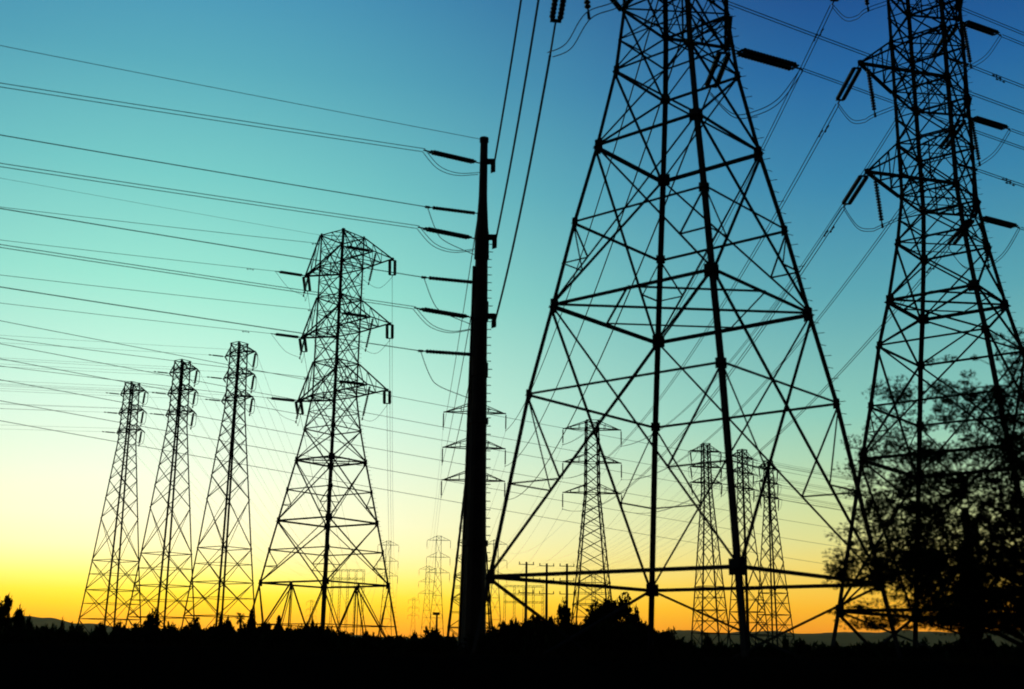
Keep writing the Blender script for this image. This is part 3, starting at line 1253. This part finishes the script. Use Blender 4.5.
protos = {'bush': [make_bush() for _ in range(3)], 'conifer': [make_conifer()], 'tree': [make_tree(26), make_tree(20, crown=.28)], 'palm': [make_palm()]}
used = {}
CATS = {'bush': 'bush', 'conifer': 'tree', 'tree': 'tree', 'palm': 'palm'}
GRP = {'bush': 'dark bushes along the horizon', 'conifer': 'pointed evergreens along the horizon', 'tree': 'small trees along the horizon', 'palm': 'small palms along the horizon'}
PL = [
    ('tree', 4, 596, 80, 24, 'small dark round tree at the far left edge'),
    ('bush', 19, 611, 78, 19, 'dark rounded bush beside the left-edge tree'),
    ('bush', 31, 622, 70, 20, None), ('bush', 48, 627, 72, 24, None), ('bush', 62, 621, 84, 8, None), ('bush', 52, 629, 80, 18, None), ('bush', 76, 626, 70, 22, None),
    ('bush', 100, 627, 72, 22, None), ('bush', 120, 626, 70, 24, None), ('bush', 137, 625, 74, 18, None),
    ('bush', 152, 613, 80, 26, 'large dark bush at the foot of the middle slender pylon'), ('bush', 171, 625, 70, 14, None), ('bush', 186, 630, 68, 18, None),
    ('bush', 195, 619, 78, 18, 'dark bush at the left foot of the tallest slender pylon'), ('conifer', 221, 614, 84, 12, 'pointed evergreen below the tallest slender pylon'),
    ('bush', 229, 622, 76, 18, None), ('palm', 241, 612, 96, 12, 'small palm with round head left of the wide-based pylon'), ('palm', 228, 621, 110, 8, 'tiny palm left of the round-headed one'),
    ('conifer', 252, 610, 84, 20, 'pointed evergreen at the left foot of the wide-based pylon'), ('bush', 262, 628, 70, 20, None),
    ('conifer', 279, 616, 82, 19, 'pointed evergreen inside the left base of the wide-based pylon'), ('bush', 300, 628, 74, 16, None), ('bush', 313, 622, 86, 10, 'small upright bush left of the centre leg of the wide-based pylon'),
    ('bush', 308, 627, 80, 14, None), ('bush', 328, 627, 72, 16, None), ('bush', 345, 634, 66, 26, None), ('bush', 368, 636, 62, 26, None), ('bush', 392, 640, 60, 24, None),
    ('bush', 412, 637, 66, 24, None), ('bush', 431, 630, 80, 26, 'low dark bush left of the steel pole beside the lamp post'), ('bush', 452, 638, 66, 20, None), ('bush', 488, 636, 66, 18, None),
    ('conifer', 504, 622, 78, 20, 'pointed evergreen right of the steel pole'), ('bush', 524, 622, 66, 18, 'squarish dark bush right of the steel pole'), ('bush', 539, 618, 70, 26, 'broad dark bush in front of the thin poles'),
    ('bush', 553, 619, 70, 22, 'dark bush between the thin poles and the framed suspension pylon'), ('tree', 564, 604, 76, 17, 'small thin tree at the left foot of the framed suspension pylon'), ('bush', 577, 627, 68, 18, None),
    ('tree', 600, 599, 72, 34, 'leafy tree with open crown at the foot of the framed suspension pylon'), ('tree', 620, 599, 74, 32, 'leafy open tree left of the back leg of the nearest pylon'),
    ('bush', 634, 614, 72, 22, 'dark bush at the back leg of the nearest pylon'), ('bush', 605, 625, 66, 30, None), ('bush', 648, 629, 70, 20, None), ('bush', 671, 631, 76, 22, None), ('bush', 690, 644, 64, 24, None),
    ('bush', 708, 635, 80, 14, None), ('bush', 722, 645, 70, 20, None), ('bush', 748, 644, 70, 20, None), ('bush', 785, 635, 84, 9, None), ('bush', 774, 645, 70, 14, None), ('bush', 805, 645, 72, 22, None), ('bush', 832, 645, 70, 24, None), ('bush', 860, 645, 72, 24, None), ('bush', 890, 640, 70, 24, None),
    ('bush', 925, 641, 70, 24, None), ('bush', 516, 624, 64, 20, None), ('bush', 531, 621, 66, 26, None), ('bush', 546, 619, 66, 30, None), ('bush', 561, 622, 64, 26, None),
    ('bush', 594, 617, 68, 34, None), ('bush', 628, 618, 68, 30, None), ('bush', 612, 616, 66, 36, None), ('bush', 645, 624, 66, 24, None), ('bush', 575, 624, 64, 26, None),
]
ENV = [(-40, 632), (15, 632), (95, 634), (130, 631), (250, 630), (335, 632), (350, 640), (470, 640), (490, 634), (515, 627), (640, 629), (665, 639), (700, 647), (1100, 648)]


def env(px):
    for (a, ya), (b, yb) in zip(ENV, ENV[1:]):
        if px <= b:
            return ya + (yb - ya) * (px - a) / (b - a)
    return 643


px = -30
while px < 1080:
    PL.append(('bush', px, env(px) + random.uniform(-2.5, 3), random.uniform(50, 62), random.uniform(34, 60), None))
    px += random.uniform(7, 13)
rest = 'low dark bush in the black hedge line on the horizon'
cnt = 0
for kind, px, py, d, wpx, lab in PL:
    lst = protos[kind]
    k = random.randrange(len(lst))
    src = lst[k]
    if (kind, k) in used:
        r = copy_tree(src)
    else:
        r = src
        used[(kind, k)] = 1
    p = pt(px, py, d)
    h = p.z
    w = wpx / FPX * d * 1.04
    base_w = {'bush': 1.05, 'conifer': .42, 'tree': .72, 'palm': .36}[kind]
    sx = w / base_w
    if kind in ('tree',):
        # crown sits on the visible top part only
        sx = w / base_w
    r.location = (p.x, p.y, 0)
    r.scale = (sx, sx, h * (1.03 if kind != 'bush' else 1.13))
    r.rotation_euler = (0, 0, random.uniform(0, 6.28))
    tag(r, lab or rest, CATS[kind], GRP[kind])
for kind, lst in protos.items():
    for k, src in enumerate(lst):
        if (kind, k) not in used:
            for ch in list(src.children):
                bpy.data.objects.remove(ch)
            bpy.data.objects.remove(src)

# big tree at the right edge
dB = 23.0
tb = pt(1052, 650, dB)
root = empty('tree', (tb.x, dB, 0))
tag(root, 'large dark leafy tree at the right edge in front of the big right pylon', 'tree')
TOPL = [(834, 560), (845, 480), (858, 415), (885, 385), (910, 372), (940, 350), (985, 338), (1024, 322), (1090, 318), (1180, 380), (1210, 480)]


def topy(px):
    for (a, ya), (b, yb) in zip(TOPL, TOPL[1:]):
        if px <= b:
            return ya + (yb - ya) * (px - a) / (b - a)
    return 520


crown = MB()
br = MB()
o = Vector((tb.x, dB, 0))
trunk = [Vector((0, 0, -.1)), Vector((-.05, 0, 1.6)), Vector((.12, .05, 3.0)), Vector((.05, 0, 4.6)), Vector((.3, .1, 6.2)), Vector((.35, .1, 7.4))]
br.tube(trunk, [.3, .25, .21, .16, .1, .04], 9)
forks = []
for k in range(16):
    z = random.uniform(1.5, 6.4)
    ti = min(int((z + .1) / 1.55), 4)
    s = trunk[ti].lerp(trunk[ti + 1], random.random())
    a = random.choice((pi, pi, 0, 1)) + random.uniform(-.9, .9)
    L = random.uniform(1.2, 3.0) * (1.1 - z / 11)
    e = s + Vector((cos(a) * L, sin(a) * L * .8, random.uniform(.2, 1.1)))
    m = s.lerp(e, .5) + Vector((0, 0, .15))
    br.tube([s, m, e], [.07, .045, .015], 6)
    forks += [m, e, s.lerp(e, .75)]
n = 0
while n < 2000:
    px = random.uniform(836, 1200)
    ty = topy(px)
    py = ty + (628 - ty) * random.random() ** .8
    t = (px - 836) / 190
    # sparse at the upper left, dense to the lower right
    dens = .04 + .4 * min(t, 1) + .7 * (py - 340) / 280
    if 590 < py and px < 930:
        dens *= .3
    if px < 872:
        dens *= .45
    if random.random() > dens:
        continue
    d = dB + random.uniform(-1.8, 1.8)
    c = pt(px, py, d) - o
    n += 1
    w = random.choice((.1, .16, .24, .32, .42))
    for q in range(int(95 * w / .3)):
        u = sph()
        leaf(crown, c + Vector((u.x * w, u.y * w, u.z * w * .52)), random.uniform(.022, .055), .5)
    if forks and n % 2 == 0:
        s = min(forks, key=lambda f: (f - c).length)
        if (s - c).length < 1.3:
            br.tube([s, s.lerp(c, .5) + Vector((0, 0, .12)), c], [.018, .012, .006], 4, False)
crown.build('crown', M_LEAF, root)
br.build('trunk', M_BARK, root)

# dark narrow evergreen with post beside it
p = pt(968, 552, 33)
r = copy_tree(protos['conifer'][0])
r.location = (p.x, p.y, 0)
r.scale = (2.9, 2.9, p.z * 1.03)
r.rotation_euler = (0, 0, 1)
tag(r, 'dense dark evergreen in front of the right-edge pylon, beside a post', 'tree', 'pointed evergreens along the horizon')
p = pt(965, 508, 35)
post = empty('utility_pole', (p.x, p.y, 0))
tag(post, 'short dark wooden pole rising from the dense evergreen at right', 'utility pole')
mb = MB()
mb.tube([Vector((0, 0, 0)), Vector((0, 0, p.z))], [.16, .11], 8)
mb.build('shaft', M_BARK, post)
mb = MB()
mb.tube([Vector((.16, -.14, p.z - 1.1)), Vector((.16, -.14, p.z - .35))], .13, 10)
mb.build('transformer_can', M_POLE, post)

# evening haze over the plain, sky outside
hz = MB()
hz.box(Vector((0, 5900, 330)), Vector((7000, 0, 0)), Vector((0, 6300, 0)), Vector((0, 0, 331.0)))
hm = bpy.data.materials.new('haze')
hm.use_nodes = True
ht = hm.node_tree
ht.nodes.clear()
ho = ht.nodes.new('ShaderNodeOutputMaterial')
pv = ht.nodes.new('ShaderNodeVolumePrincipled')
pv.inputs['Color'].default_value = (.86, .74, .46, 1)
pv.inputs['Density'].default_value = HAZE
pv.inputs['Anisotropy'].default_value = .72
ht.links.new(pv.outputs[0], ho.inputs['Volume'])
tag(hz.build('haze', hm), 'thin evening haze over the plain', 'haze', None, 'stuff')
